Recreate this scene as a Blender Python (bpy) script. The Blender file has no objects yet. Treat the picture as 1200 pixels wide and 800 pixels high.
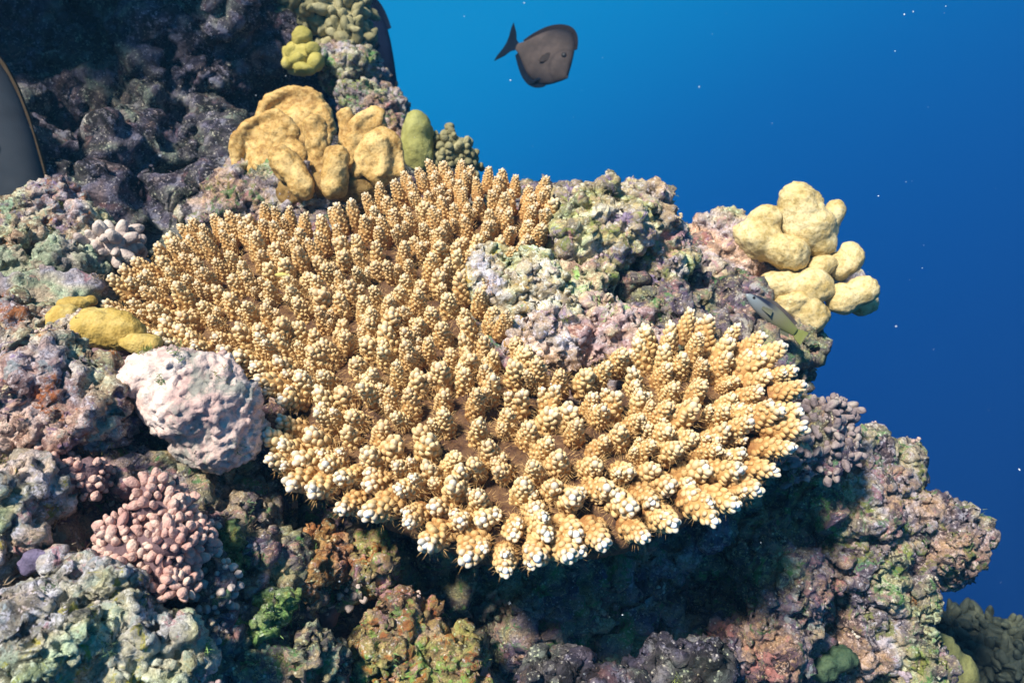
import bpy, bmesh, math, random
import numpy as np
from mathutils import Vector, Matrix, Quaternion

rng = np.random.default_rng(7)
random.seed(7)
sc = bpy.context.scene
COL = sc.collection

# ------------------------------------------------------------------ camera
PITCH = math.radians(28)
CAM = np.array([0.0, 0.0, 1.0])
F = 1000.0                                   # focal length in photo pixels (1200 x 800)
cam_d = bpy.data.cameras.new('camera')
cam = bpy.data.objects.new('camera', cam_d); COL.objects.link(cam)
cam.location = CAM
cam.rotation_euler = (math.pi/2 - PITCH, 0, 0)
cam_d.sensor_width = 36; cam_d.lens = 36*F/1200
cam_d.clip_start = 0.01; cam_d.clip_end = 200
sc.camera = cam
cam_d.dof.use_dof = True; cam_d.dof.focus_distance = .63; cam_d.dof.aperture_fstop = 13
FW = np.array([0, math.cos(PITCH), -math.sin(PITCH)])
UP = np.array([0, math.sin(PITCH), math.cos(PITCH)])
RT = np.array([1.0, 0, 0])
BASIS = np.stack([RT, UP, FW])               # rows: camera right, up, forward

def C2W(c):                                  # camera coordinates (right, up, depth) -> world
    return CAM + np.asarray(c, float) @ BASIS
def W(px, py, d):                            # photo pixel at a depth -> world
    return C2W([(px-600)/F*d, (400-py)/F*d, d])

# ------------------------------------------------------------------ light, water seen all round, exposure
SUN = np.array([-0.40, -0.36, 0.84]); SUN /= np.linalg.norm(SUN)
el = math.asin(SUN[2]); az = math.atan2(SUN[0], SUN[1])
sd = bpy.data.lights.new('sun', 'SUN'); sd.energy = 5.0; sd.angle = math.radians(7.0); sd.color = (1.0, 0.95, 0.85)
so = bpy.data.objects.new('sun', sd); COL.objects.link(so)
so.rotation_euler = Vector(SUN).to_track_quat('Z', 'Y').to_euler()
so.location = (0, 0, 4)

wd = bpy.data.worlds.new('World'); sc.world = wd; wd.use_nodes = True
nt = wd.node_tree; nt.nodes.clear()
def wn(t, **k):
    n = nt.nodes.new(t)
    for a, b in k.items(): setattr(n, a, b)
    return n
geo = wn('ShaderNodeTexCoord')
dot = wn('ShaderNodeVectorMath', operation='DOT_PRODUCT')
ax = np.array([-0.50, 0.10, 0.86]); ax /= np.linalg.norm(ax)
dot.inputs[1].default_value = ax
nt.links.new(geo.outputs['Generated'], dot.inputs[0])
mr = wn('ShaderNodeMapRange'); mr.inputs[1].default_value = -1; mr.inputs[2].default_value = 1
nt.links.new(dot.outputs['Value'], mr.inputs[0])
ramp = wn('ShaderNodeValToRGB'); ramp.color_ramp.interpolation = 'B_SPLINE'
stops = [(0.0, (0, .012, .08)), (0.12, (0, .022, .14)), (0.26, (0, .052, .27)), (0.39, (0, .105, .40)),
         (0.50, (0, .265, .60)), (0.70, (.010, .30, .60)), (1.0, (.05, .38, .66))]
cr = ramp.color_ramp
while len(cr.elements) < len(stops): cr.elements.new(0.5)
for e, (p, c) in zip(cr.elements, stops):
    e.position = p; e.color = (*c, 1)
nt.links.new(mr.outputs[0], ramp.inputs[0])
sky = wn('ShaderNodeTexSky', sky_type='NISHITA'); sky.sun_disc = False
sky.sun_elevation = el; sky.sun_rotation = az
skm = wn('ShaderNodeVectorMath', operation='SCALE'); skm.inputs['Scale'].default_value = 0.055
nt.links.new(sky.outputs[0], skm.inputs[0])
sep = wn('ShaderNodeSeparateXYZ'); nt.links.new(geo.outputs['Generated'], sep.inputs[0])
mz = wn('ShaderNodeMapRange', interpolation_type='SMOOTHSTEP')     # daylight coming through the surface overhead
mz.inputs[1].default_value = 0.35; mz.inputs[2].default_value = 0.95; mz.inputs[4].default_value = 0.7
nt.links.new(sep.outputs[2], mz.inputs[0])
mixw = wn('ShaderNodeMix', data_type='RGBA')
nt.links.new(mz.outputs[0], mixw.inputs['Factor'])
nt.links.new(ramp.outputs[0], mixw.inputs[6]); nt.links.new(skm.outputs[0], mixw.inputs[7])
bg = wn('ShaderNodeBackground'); bg.inputs[1].default_value = 0.635
nt.links.new(mixw.outputs[2], bg.inputs[0])
wo = wn('ShaderNodeOutputWorld'); nt.links.new(bg.outputs[0], wo.inputs[0])

vs = sc.view_settings
vs.view_transform = 'Standard'; vs.look = 'None'; vs.gamma = 1; vs.exposure = 0.70
vs.use_curve_mapping = False
sc.cycles.max_bounces = 5; sc.cycles.diffuse_bounces = 3; sc.cycles.use_denoising = True

# ------------------------------------------------------------------ numpy noise
def _h(ix, iy, iz, seed):
    h = (ix.astype(np.uint32)*np.uint32(374761393) + iy.astype(np.uint32)*np.uint32(668265263)
         + iz.astype(np.uint32)*np.uint32(2147483647) + np.uint32((seed*974634541) & 0xffffffff))
    h = (h ^ (h >> np.uint32(13)))*np.uint32(1274126177)
    h = (h ^ (h >> np.uint32(16)))*np.uint32(2246822519)
    return h ^ (h >> np.uint32(15))
def perlin(P, seed=0):
    with np.errstate(over='ignore'):
        I = np.floor(P).astype(np.int64); f = P - I
        u = f*f*f*(f*(f*6-15)+10)
        out = 0
        for dx in (0, 1):
            wx = u[:, 0] if dx else 1-u[:, 0]
            for dy in (0, 1):
                wy = u[:, 1] if dy else 1-u[:, 1]
                for dz in (0, 1):
                    wz = u[:, 2] if dz else 1-u[:, 2]
                    h = _h(I[:, 0]+dx, I[:, 1]+dy, I[:, 2]+dz, seed)
                    gx = (h & 1023)/511.5-1; gy = ((h >> 10) & 1023)/511.5-1; gz = ((h >> 20) & 1023)/511.5-1
                    out = out + wx*wy*wz*(gx*(f[:, 0]-dx)+gy*(f[:, 1]-dy)+gz*(f[:, 2]-dz))
    return out*1.3
def fbm(P, octaves=4, seed=0, gain=0.5):
    s = 0; a = 1
    for k in range(octaves):
        s = s + a*perlin(P*2.0**k + 17.3*k, seed+k); a *= gain
    return s
def worley(P, seed=0):                       # distance to the nearest and second feature point
    with np.errstate(over='ignore'):
        I = np.floor(P).astype(np.int64); f = P - I
        F1 = np.full(len(P), 9.0); F2 = F1.copy(); rid = np.zeros(len(P))
        for dx in (-1, 0, 1):
            for dy in (-1, 0, 1):
                for dz in (-1, 0, 1):
                    h = _h(I[:, 0]+dx, I[:, 1]+dy, I[:, 2]+dz, seed)
                    a = (h & 1023)/1023.; b = ((h >> 10) & 1023)/1023.; c = ((h >> 20) & 1023)/1023.
                    d = np.sqrt((dx+a-f[:, 0])**2+(dy+b-f[:, 1])**2+(dz+c-f[:, 2])**2)
                    nw = d < F1
                    F2 = np.where(nw, F1, np.minimum(F2, d)); rid = np.where(nw, a*.5+b*.5, rid)
                    F1 = np.where(nw, d, F1)
    return F1, F2, rid

# ------------------------------------------------------------------ mesh helpers
def mesh_arrays(name, V, Fc, smooth=True):
    V = np.asarray(V, np.float32); Fc = np.asarray(Fc, np.int32)
    me = bpy.data.meshes.new(name)
    n = Fc.shape[1]
    me.vertices.add(len(V)); me.vertices.foreach_set('co', V.ravel())
    me.loops.add(Fc.size); me.loops.foreach_set('vertex_index', Fc.ravel())
    me.polygons.add(len(Fc)); me.polygons.foreach_set('loop_start', np.arange(len(Fc), dtype=np.int32)*n)
    me.update(calc_edges=True); me.validate()
    if smooth: me.polygons.foreach_set('use_smooth', np.ones(len(me.polygons), bool))
    return me
def get_v(me):
    a = np.empty(len(me.vertices)*3, np.float32); me.vertices.foreach_get('co', a); return a.reshape(-1, 3).astype(float)
def get_n(me):
    a = np.empty(len(me.vertices)*3, np.float32); me.vertex_normals.foreach_get('vector', a); return a.reshape(-1, 3).astype(float)
def set_v(me, V):
    me.vertices.foreach_set('co', np.asarray(V, np.float32).ravel()); me.update()
def ico(sub):
    bm = bmesh.new(); bmesh.ops.create_icosphere(bm, subdivisions=sub, radius=1)
    V = np.array([v.co[:] for v in bm.verts]); Fc = np.array([[v.index for v in f.verts] for f in bm.faces]); bm.free()
    return V, Fc
ICO = {k: ico(k) for k in (1, 2, 3, 4)}
def tag(o, label=None, cat=None, group=None, kind=None):
    if label: o['label'] = label
    if cat: o['category'] = cat
    if group: o['group'] = group
    if kind: o['kind'] = kind
    return o
def link(name, me, mat, parent=None):
    o = bpy.data.objects.new(name, me); COL.objects.link(o)
    if mat is not None:
        me.materials.clear(); me.materials.append(mat)
    if parent is not None: o.parent = parent
    return o
def empty(name, loc):
    o = bpy.data.objects.new(name, None); COL.objects.link(o); o.location = loc; o.empty_display_size = .02
    return o
def rotmat(roll, yaw=0, tilt=0):             # in camera axes: roll in the picture plane, yaw about up, tilt about right
    return np.array(Matrix.Rotation(math.radians(roll), 3, 'Z') @ Matrix.Rotation(math.radians(yaw), 3, 'Y') @ Matrix.Rotation(math.radians(tilt), 3, 'X'))
def ell(px, py, d, rx, ry, rz=None, roll=0, yaw=0, tilt=0):
    """ellipsoid: pixel centre, depth, radii in photo pixels at that depth, roll/yaw/tilt in degrees"""
    if rz is None: rz = (rx+ry)/2
    R = np.array([rx, ry, rz])*d/F
    V, Fc = ICO[3]
    c = np.array([(px-600)/F*d, (400-py)/F*d, d])
    return C2W((V*R) @ rotmat(roll, yaw, tilt).T + c), Fc
def remesh(parts, voxel, smooth=4, factor=.5):
    Vs = []; Fs = []; n = 0
    for V, Fc in parts:
        Vs.append(V); Fs.append(Fc+n); n += len(V)
    me = mesh_arrays('tmp', np.concatenate(Vs), np.concatenate(Fs))
    o = bpy.data.objects.new('tmp', me); COL.objects.link(o)
    m = o.modifiers.new('r', 'REMESH'); m.mode = 'VOXEL'; m.voxel_size = voxel
    if smooth:
        s = o.modifiers.new('s', 'SMOOTH'); s.iterations = smooth; s.factor = factor
    dg = bpy.context.evaluated_depsgraph_get()
    out = bpy.data.meshes.new_from_object(o.evaluated_get(dg))
    bpy.data.objects.remove(o); bpy.data.meshes.remove(me)
    out.polygons.foreach_set('use_smooth', np.ones(len(out.polygons), bool))
    return out
def rough(me, seed, big=None, mid=None, fine=None, nod=None, nod2=None, pit=None, warp=None):
    """displace along normals: (cell size m, amplitude m) per layer"""
    V = get_v(me)
    if warp:
        for q, (cs, am) in enumerate(warp):
            D = np.stack([fbm(V/cs + 31.7*k, 3, seed+60+q*5+k) for k in range(3)], 1)
            V = V + D*am
        set_v(me, V)
    if big:
        N = get_n(me); V = V + N*(fbm(V/big[0], 3, seed)*big[1])[:, None]; set_v(me, V)
    if mid:
        N = get_n(me); V = V + N*((1-2*np.abs(fbm(V/mid[0], 3, seed+11)))*mid[1])[:, None]; set_v(me, V)
    if pit:
        N = get_n(me); f1, f2, r = worley(V/pit[0], seed+5)
        mask = np.clip(fbm(V/(pit[0]*4), 2, seed+9)*2+.6, 0, 1)
        V = V - N*(pit[1]*np.clip(1-f1/.5, 0, 1)**.7*mask)[:, None]; set_v(me, V)
    for q, nd in enumerate((nod, nod2)):
        if nd:
            N = get_n(me); f1, f2, r = worley(V/nd[0], seed+21+q)
            mask = np.clip(fbm(V/(nd[0]*5), 2, seed+31+q)*2.2+.55, 0, 1)
            V = V + N*(nd[1]*(np.sqrt(np.clip(1-(f1/.62)**2, 0, 1))-.4)*mask*(.5+r))[:, None]; set_v(me, V)
    if fine:
        N = get_n(me); V = V + N*(fbm(V/fine[0], 3, seed+41, .6)*fine[1])[:, None]; set_v(me, V)
    return me
def encrust(me, seed, density, rr, voxel, smooth=2, keep=None):
    """grow many small lumps out of a surface and fuse them with it"""
    g = np.random.default_rng(seed)
    V = get_v(me); N = get_n(me)
    Fq = np.array([p.vertices[:3] for p in me.polygons]) if False else None
    n = int(density*len(V)); i = g.integers(len(V), size=n)
    if keep is not None: i = i[keep(V[i])]
    S, SF = ICO[1]; parts = []
    nq = len(me.polygons); lt = np.empty(len(me.loops), np.int32); me.loops.foreach_get('vertex_index', lt)
    ls = np.empty(nq, np.int32); me.polygons.foreach_get('loop_start', ls); tot = np.empty(nq, np.int32); me.polygons.foreach_get('loop_total', tot)
    q = ls[tot == 4]; tri = ls[tot == 3]
    Fa = np.concatenate([np.stack([lt[q], lt[q+1], lt[q+2]], 1), np.stack([lt[q], lt[q+2], lt[q+3]], 1)] + ([np.stack([lt[tri], lt[tri+1], lt[tri+2]], 1)] if len(tri) else []))
    parts.append((V, Fa))
    for k in i:
        r = rr[0]*(rr[1]/rr[0])**(g.random()**1.5)
        Q = np.linalg.qr(g.normal(size=(3, 3)))[0]
        parts.append(((S*g.uniform(.55, 1.45, (len(S), 1))*(r*1.12*g.uniform(.5, 1.4, 3))) @ Q + V[k] + N[k]*r*g.uniform(-.3, .5), SF))
    out = remesh(parts, voxel, smooth); bpy.data.meshes.remove(me)
    return out
def recenter(o):
    """object origin at the lowest middle of its mesh"""
    V = get_v(o.data); c = np.array([(V[:, 0].min()+V[:, 0].max())/2, (V[:, 1].min()+V[:, 1].max())/2, V[:, 2].min()])
    set_v(o.data, V-c); o.location = c
    return o

# ------------------------------------------------------------------ materials
def mat_base(name, rough_=.85, spec=.25):
    m = bpy.data.materials.new(name); m.use_nodes = True
    t = m.node_tree; b = t.nodes['Principled BSDF']
    b.inputs['Roughness'].default_value = rough_; b.inputs['Specular IOR Level'].default_value = spec
    return m, t, b
def N_(t, typ, **k):
    n = t.nodes.new(typ)
    for a, b in k.items(): setattr(n, a, b)
    return n
def noise(t, vec, scale, detail=4, rough_=.6, dist=0.0):
    n = N_(t, 'ShaderNodeTexNoise'); n.inputs['Scale'].default_value = scale; n.inputs['Detail'].default_value = detail
    n.inputs['Roughness'].default_value = rough_; n.inputs['Distortion'].default_value = dist
    t.links.new(vec, n.inputs['Vector']); return n
def voro(t, vec, scale, feature='F1'):
    n = N_(t, 'ShaderNodeTexVoronoi', feature=feature); n.inputs['Scale'].default_value = scale
    t.links.new(vec, n.inputs['Vector']); return n
def rampn(t, fac, stops, interp='LINEAR'):
    r = N_(t, 'ShaderNodeValToRGB'); c = r.color_ramp; c.interpolation = interp
    while len(c.elements) < len(stops): c.elements.new(.5)
    for e, (p, col) in zip(c.elements, stops):
        e.position = p; e.color = (*col, 1) if len(col) == 3 else col
    t.links.new(fac, r.inputs[0]); return r
def mixc(t, fac, a, b, blend='MIX'):
    m = N_(t, 'ShaderNodeMix', data_type='RGBA', blend_type=blend)
    if isinstance(fac, (int, float)): m.inputs['Factor'].default_value = fac
    else: t.links.new(fac, m.inputs['Factor'])
    for s, x in ((6, a), (7, b)):
        if isinstance(x, tuple): m.inputs[s].default_value = (*x, 1)
        else: t.links.new(x, m.inputs[s])
    return m.outputs[2]
def mapr(t, v, a, b, c=0., d=1.):
    m = N_(t, 'ShaderNodeMapRange'); t.links.new(v, m.inputs[0])
    for i, x in enumerate((a, b, c, d)): m.inputs[i+1].default_value = x
    return m.outputs[0]
def bump(t, b, h, strength, dist, prev=None):
    n = N_(t, 'ShaderNodeBump'); n.inputs['Strength'].default_value = strength; n.inputs['Distance'].default_value = dist
    t.links.new(h, n.inputs['Height'])
    if prev is not None: t.links.new(prev, n.inputs['Normal'])
    t.links.new(n.outputs[0], b.inputs['Normal']); return n.outputs[0]

def crust(name, cols, accents, scale=28, fine=170, bumps=1.0, gain=1.0):
    """encrusted rock: patches of several growths, speckled; cols = 4 ground colours, accents = (colour, threshold)"""
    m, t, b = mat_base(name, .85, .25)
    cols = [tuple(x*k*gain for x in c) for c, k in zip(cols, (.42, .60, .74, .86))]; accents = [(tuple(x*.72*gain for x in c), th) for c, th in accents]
    pos = N_(t, 'ShaderNodeNewGeometry').outputs['Position']
    n1 = noise(t, pos, scale, 5, .66, 1.2)
    r1 = rampn(t, n1.outputs[0], [(.38, cols[0]), (.46, cols[1]), (.53, cols[2]), (.61, cols[3])])
    n2 = noise(t, pos, fine, 4, .72, .6)
    c = mixc(t, mapr(t, n2.outputs[0], .47, .56, .0, .8), r1.outputs[0],
             rampn(t, n1.outputs[1] if False else n2.outputs[0], [(.46, cols[2]), (.53, cols[0]), (.60, cols[3])]).outputs[0])
    for i, (col, th) in enumerate(accents):
        mp = N_(t, 'ShaderNodeMapping'); mp.inputs['Location'].default_value = (3.1*i+1.7, 5.3*i, 1.1*i)
        t.links.new(pos, mp.inputs[0])
        na = noise(t, mp.outputs[0], scale*1.5, 5, .72, .8)
        c = mixc(t, mapr(t, na.outputs[0], th-.055, th-.012, 0, .88), c, col)
    v = voro(t, pos, 300); v.inputs['Randomness'].default_value = 1.0
    spk = mapr(t, v.outputs['Distance'], .12, .36, .95, 0)
    gate = mapr(t, n2.outputs[0], .48, .56)
    gm = N_(t, 'ShaderNodeMath', operation='MULTIPLY'); t.links.new(spk, gm.inputs[0]); t.links.new(gate, gm.inputs[1])
    c = mixc(t, gm.outputs[0], c, (.74, .69, .60))
    n3 = noise(t, pos, 520, 3, .65)
    c = mixc(t, mapr(t, n3.outputs[0], .56, .68, 0, .45), c, tuple(x*.5 for x in cols[0]))
    n0 = noise(t, pos, 9, 3, .6, .8)
    tint = rampn(t, n0.outputs[0], [(.38, (1.0, .70, .62)), (.46, (.72, .70, 1.0)), (.53, (1.0, .95, .80)), (.60, (.74, 1.0, .66)), (.68, (1.0, .82, .60))]).outputs[0]
    c = mixc(t, .75, c, tint, 'MULTIPLY')
    t.links.new(c, b.inputs['Base Color'])
    p = bump(t, b, noise(t, pos, 210, 5, .75, .5).outputs[0], bumps*.9, .0045)
    bump(t, b, v.outputs['Distance'], bumps*.6, .0012, p)
    return m
def polyp(name, dark, mid, light, scale=620, patch=22, stip=1.0):
    """living coral skin: lumps, worn patches and a fine stipple of polyps"""
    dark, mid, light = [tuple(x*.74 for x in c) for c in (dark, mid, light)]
    m, t, b = mat_base(name, .75, .3)
    pos = N_(t, 'ShaderNodeNewGeometry').outputs['Position']
    n1 = noise(t, pos, patch, 5, .7, .6)
    c = rampn(t, n1.outputs[0], [(.36, dark), (.5, mid), (.62, light)]).outputs[0]
    n2 = noise(t, pos, 150, 5, .72, .4)
    c = mixc(t, mapr(t, n2.outputs[0], .47, .57, 0, .6*stip), c, light)
    c = mixc(t, mapr(t, n2.outputs[0], .46, .38, 0, .7*stip), c, tuple(x*.6 for x in dark))
    v = voro(t, pos, scale)
    c = mixc(t, mapr(t, v.outputs['Distance'], .12, .42, .5*stip, 0), c, tuple(x*.5 for x in dark))
    t.links.new(c, b.inputs['Base Color'])
    p = bump(t, b, n2.outputs[0], .5, .0025)
    bump(t, b, v.outputs['Distance'], .5, .0008, p)
    return m

PURP = (.34, .25, .38); PINK = (.68, .38, .36); OLIVE = (.34, .38, .10); TAN = (.64, .47, .25)
PALE = (.82, .76, .66); DARK = (.07, .06, .07); RUST = (.55, .20, .06); GREEN = (.20, .42, .16); GREY = (.40, .38, .39); TEAL = (.50, .58, .50)
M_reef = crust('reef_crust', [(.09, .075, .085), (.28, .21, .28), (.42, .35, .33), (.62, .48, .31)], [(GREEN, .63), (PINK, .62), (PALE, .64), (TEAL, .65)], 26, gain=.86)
M_wall = crust('wall_crust', [(.03, .028, .034), (.06, .055, .07), (.14, .125, .16), (.36, .34, .38)], [((.30, .19, .20), .63), ((.46, .46, .50), .63)], 16, 110, gain=.68)  # dark algal rock, darkened further so the colours carry the wall's shade
M_right = crust('right_crust', [(.24, .19, .22), (.50, .42, .36), (.74, .60, .38), PALE], [(GREEN, .62), (OLIVE, .62), (PINK, .64), (DARK, .62)], 30, gain=.88)
M_algae = crust('algae_rock', [(.40, .35, .28), (.66, .52, .28), (.74, .62, .34), (.84, .78, .60)], [(OLIVE, .63), (PURP, .63), (PINK, .65)], 24, gain=1.22)
M_beige = crust('beige_rock', [(.46, .36, .27), (.76, .60, .43), (.80, .66, .48), (.86, .78, .66)], [(PINK, .65), (PURP, .67)], 26, gain=1.22)
def plain_rock(name, c1, c2, c3, c4):
    """smooth coralline skin: pale with a few broad stains and small pits"""
    m, t, b = mat_base(name, .8, .3)
    pos = N_(t, 'ShaderNodeNewGeometry').outputs['Position']
    n1 = noise(t, pos, 30, 5, .6, .5); n2 = noise(t, pos, 16, 6, .72, 1.2); n3 = noise(t, pos, 260, 4, .7)
    c = rampn(t, n1.outputs[0], [(.36, c1), (.5, c2), (.62, c3)]).outputs[0]
    c = mixc(t, mapr(t, n2.outputs[0], .52, .60, 0, .8), c, c4)
    c = mixc(t, mapr(t, n3.outputs[0], .53, .64, 0, .45), c, tuple(x*.45 for x in c1))
    t.links.new(c, b.inputs['Base Color'])
    bump(t, b, n3.outputs[0], .7, .0025)
    return m
M_pinkrock = plain_rock('pink_rock', (.48, .32, .29), (.66, .48, .42), (.74, .61, .54), (.20, .22, .19))
M_left = crust('left_rock', [(.32, .20, .18), (.64, .44, .35), (.76, .60, .46), (.86, .78, .68)], [(RUST, .64), (PURP, .63), (TEAL, .63), (DARK, .64)], 32)
M_front = crust('front_rock', [(.40, .38, .28), (.66, .62, .42), (.80, .75, .58), (.86, .84, .76)], [((.60, .54, .08), .62), (PINK, .66), (TEAL, .62), ((.10, .10, .08), .63)], 26)
M_green = crust('green_rock', [(.18, .13, .10), (.46, .31, .16), (.54, .46, .17), TAN], [((.32, .48, .13), .60), (RUST, .60), (PINK, .63)], 40)
M_rubble = crust('rubble', [(.56, .44, .30), (.82, .66, .40), (.90, .82, .64), (.95, .93, .86)], [((.66, .42, .09), .64), ((.50, .36, .42), .67), (GREEN, .69)], 34, gain=1.22)
M_slab = crust('slab', [(.62, .38, .31), (.78, .52, .41), (.82, .60, .47), (.88, .76, .62)], [((.48, .66, .24), .64), ((.50, .34, .38), .67)], 24, gain=1.22)
M_greyslab = crust('grey_slab', [(.40, .36, .33), (.54, .49, .45), (.60, .55, .48), (.70, .66, .60)], [(TEAL, .64), (PINK, .65)], 20)
M_yellow = polyp('yellow_coral', (.56, .39, .13), (.77, .57, .25), (.90, .74, .41), 300, 30, .7)
M_tanc = polyp('tan_coral', (.40, .21, .055), (.66, .39, .115), (.84, .58, .24), 300, 30, .75)
M_dome = polyp('dome_coral', (.28, .27, .08), (.40, .38, .11), (.50, .48, .17), 560, 22, .4)
M_knobg = polyp('greenish_knob', (.20, .18, .09), (.33, .29, .14), (.50, .44, .24), 500, 22, stip=.25)
M_knoby = polyp('yellow_knob', (.40, .34, .07), (.55, .46, .11), (.66, .55, .2), 500, 22, stip=.25)
M_nodpink = polyp('pink_nodule', (.56, .29, .25), (.76, .46, .38), (.88, .64, .52), 700, 60, stip=.25)
M_knobp = polyp('mauve_knob', (.46, .35, .32), (.66, .52, .46), (.80, .68, .58), 500, 22, stip=.25)
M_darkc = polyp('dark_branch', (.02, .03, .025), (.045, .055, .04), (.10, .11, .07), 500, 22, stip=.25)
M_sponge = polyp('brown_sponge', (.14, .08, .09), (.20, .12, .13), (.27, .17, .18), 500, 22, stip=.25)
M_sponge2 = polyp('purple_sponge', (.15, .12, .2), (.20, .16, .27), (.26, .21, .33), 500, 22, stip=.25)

# ------------------------------------------------------------------ plane of the table coral's branch tips (camera coordinates)
AL = math.atan(1.137)
E1 = np.array([1.0, 0, 0]); E2 = np.array([0, math.sin(AL), math.cos(AL)]); EN = np.array([0, math.cos(AL), -math.sin(AL)])
P0 = np.array([0, 1.137*.69-.768, .69])
def plane_ab(px, py):
    v = (400-py)/F; Z = .768/(1.137-v); X = (px-600)/F*Z
    return np.array([X, (Z-.69)/math.cos(AL)])
def plane_w(a, b, c=0.0):
    return C2W(P0 + a*E1 + b*E2 + c*EN)
def wdir(d): return np.asarray(d) @ BASIS

def ellm(c, r, roll=0, yaw=0, tilt=0):       # ellipsoid in camera coordinates, metres
    V, Fc = ICO[4]
    return C2W((V*np.array(r)) @ rotmat(roll, yaw, tilt).T + np.array(c)), Fc
def ellp(a, b, c, ra, rb, rc):               # ellipsoid in the table coral's plane frame
    V, Fc = ICO[4]
    Q = V*np.array([ra, rb, rc]) + np.array([a, b, c])
    return C2W(P0 + Q[:, :1]*E1 + Q[:, 1:2]*E2 + Q[:, 2:]*EN), Fc

# ------------------------------------------------------------------ the reef itself
near = [
    ellp(-.02, .10, -.23, .30, .27, .15), ellp(.12, .10, -.20, .15, .2, .11), ellp(-.2, .10, -.20, .18, .2, .12),
    ellm((0.0, -.55, .92), (.46, .33, .28)), ellm((-.16, -.37, .74), (.14, .17, .14)), ellm((.10, -.42, .88), (.16, .20, .16)),
    ellm((-.40, -.23, .74), (.24, .17, .24)), ellm((-.36, -.33, .66), (.18, .16, .18)), ellm((-.27, -.17, .70), (.13, .10, .12)), ellm((-.55, -.11, .84), (.26, .15, .25)),
    ellm((.22, -.13, .88), (.10, .09, .10)), ellm((.25, -.34, .96), (.13, .20, .16)),
    ellm((.19, -.04, .92), (.12, .07, .08)), ellm((.05, .03, .93), (.14, .06, .08)),
    ellm((.25, -.60, 1.05), (.36, .32, .3)), ellm((-.6, -.5, .9), (.4, .35, .4)),
    ellm((0, -1.1, 1.25), (.8, .6, .6)),
]
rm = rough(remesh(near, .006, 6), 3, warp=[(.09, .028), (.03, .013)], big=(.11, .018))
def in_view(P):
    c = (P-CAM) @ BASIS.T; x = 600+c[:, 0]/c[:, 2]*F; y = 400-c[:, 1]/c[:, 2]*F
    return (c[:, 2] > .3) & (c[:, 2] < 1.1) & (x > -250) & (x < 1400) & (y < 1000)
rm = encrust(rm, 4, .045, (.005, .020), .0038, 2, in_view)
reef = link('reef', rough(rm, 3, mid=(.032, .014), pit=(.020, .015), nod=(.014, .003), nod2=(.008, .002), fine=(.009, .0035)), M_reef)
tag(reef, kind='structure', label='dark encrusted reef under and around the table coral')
wallp = [
    ellm((-.92, .30, 1.62), (.60, .62, .36)), ellm((-.46, .22, 1.34), (.17, .14, .16)), ellm((-.50, .45, 1.42), (.16, .22, .16)),
    ellm((-.30, .20, 1.28), (.12, .09, .12)), ellm((-.80, .0, 1.2), (.4, .28, .32)), ellm((-.28, .10, 1.14), (.18, .09, .12)),
    ellm((-1.05, .82, 1.2), (.55, .20, .55), 0, 0, 12), ellm((-1.3, .2, 1.2), (.5, .7, .5)), ellm((-1.1, -.5, 1.2), (.6, .5, .5)),  # first one: unseen ledge above the view, added to shade the wall
    ellm((-.62, .36, 1.32), (.10, .09, .10)), ellm((-.52, .25, 1.24), (.06, .08, .06)), ellm((-.20, .19, 1.25), (.07, .05, .07)),
]
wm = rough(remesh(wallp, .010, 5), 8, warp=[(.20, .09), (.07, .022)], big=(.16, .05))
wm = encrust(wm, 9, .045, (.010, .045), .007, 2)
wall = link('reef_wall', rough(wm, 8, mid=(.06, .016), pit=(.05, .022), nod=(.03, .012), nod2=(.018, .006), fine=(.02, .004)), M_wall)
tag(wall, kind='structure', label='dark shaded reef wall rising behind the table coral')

# ------------------------------------------------------------------ rocks
def rock(name, label, ells, mat, seed, voxel=.0022, cat='rock', smooth=5, lumps=.9, lr=(.0025, .0095), **k):
    kw = dict(warp=[(.045, .014), (.016, .006)], big=(.05, .008), mid=(.018, .0065), pit=(.009, .008), nod=(.010, .0012), nod2=(.0045, .0009), fine=(.005, .0022))
    kw.update(k)
    me = remesh(ells, voxel*1.25, smooth)
    rough(me, seed, warp=kw.pop('warp'), big=kw.pop('big'))
    if lumps: me = encrust(me, seed+3, lumps*voxel*voxel*1e4, lr, voxel)
    o = link(name, rough(me, seed, **kw), mat)
    recenter(o); tag(o, label, cat); return o
rocks = []
rocks.append(rock('algae_rock', 'knobbly tan and green rock with dark hollow underside behind the coral notch',
    [ell(708, 262, .82, 62, 36, 50), ell(745, 268, .84, 42, 40, 45), ell(765, 305, .85, 40, 45, 45), ell(690, 290, .80, 45, 36, 40), ell(660, 270, .83, 28, 28, 30), ell(770, 255, .85, 18, 20, 20)],
    M_algae, 21, nod=(.012, 0.0020), big=(.04, .012)))
rocks.append(rock('beige_mound', 'beige pitted rock mound carrying the yellow lobed coral',
    [ell(852, 298, .95, 58, 44, 44, 15), ell(815, 328, .94, 44, 38, 45), ell(872, 335, .97, 46, 40, 45), ell(860, 368, .95, 60, 26, 45), ell(800, 375, .90, 50, 30, 45)],
    M_beige, 22, warp=[(.045, .008), (.016, .004)], mid=(.018, .004), pit=(.010, .005)))
rocks.append(rock('rubble_rock', 'small ochre and white dead coral lump in the notch of the table coral',
    [ell(625, 342, .74, 34, 28, 30), ell(600, 325, .76, 36, 18, 25), ell(640, 375, .73, 26, 26, 25), ell(640, 410, .71, 34, 18, 24)],
    M_rubble, 23, nod=(.008, 0.0020), big=(.025, .008), voxel=.0018))
rocks.append(rock('white_rubble_ridge', 'bleached white ridge of dead coral beside the ochre lump',
    [ell(585, 350, .735, 40, 13, 18, -35), ell(610, 385, .715, 34, 12, 18, -40), ell(565, 318, .76, 22, 14, 18)],
    M_rubble, 43, nod=(.008, 0.0018), big=(.025, .006), voxel=.0018))
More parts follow.
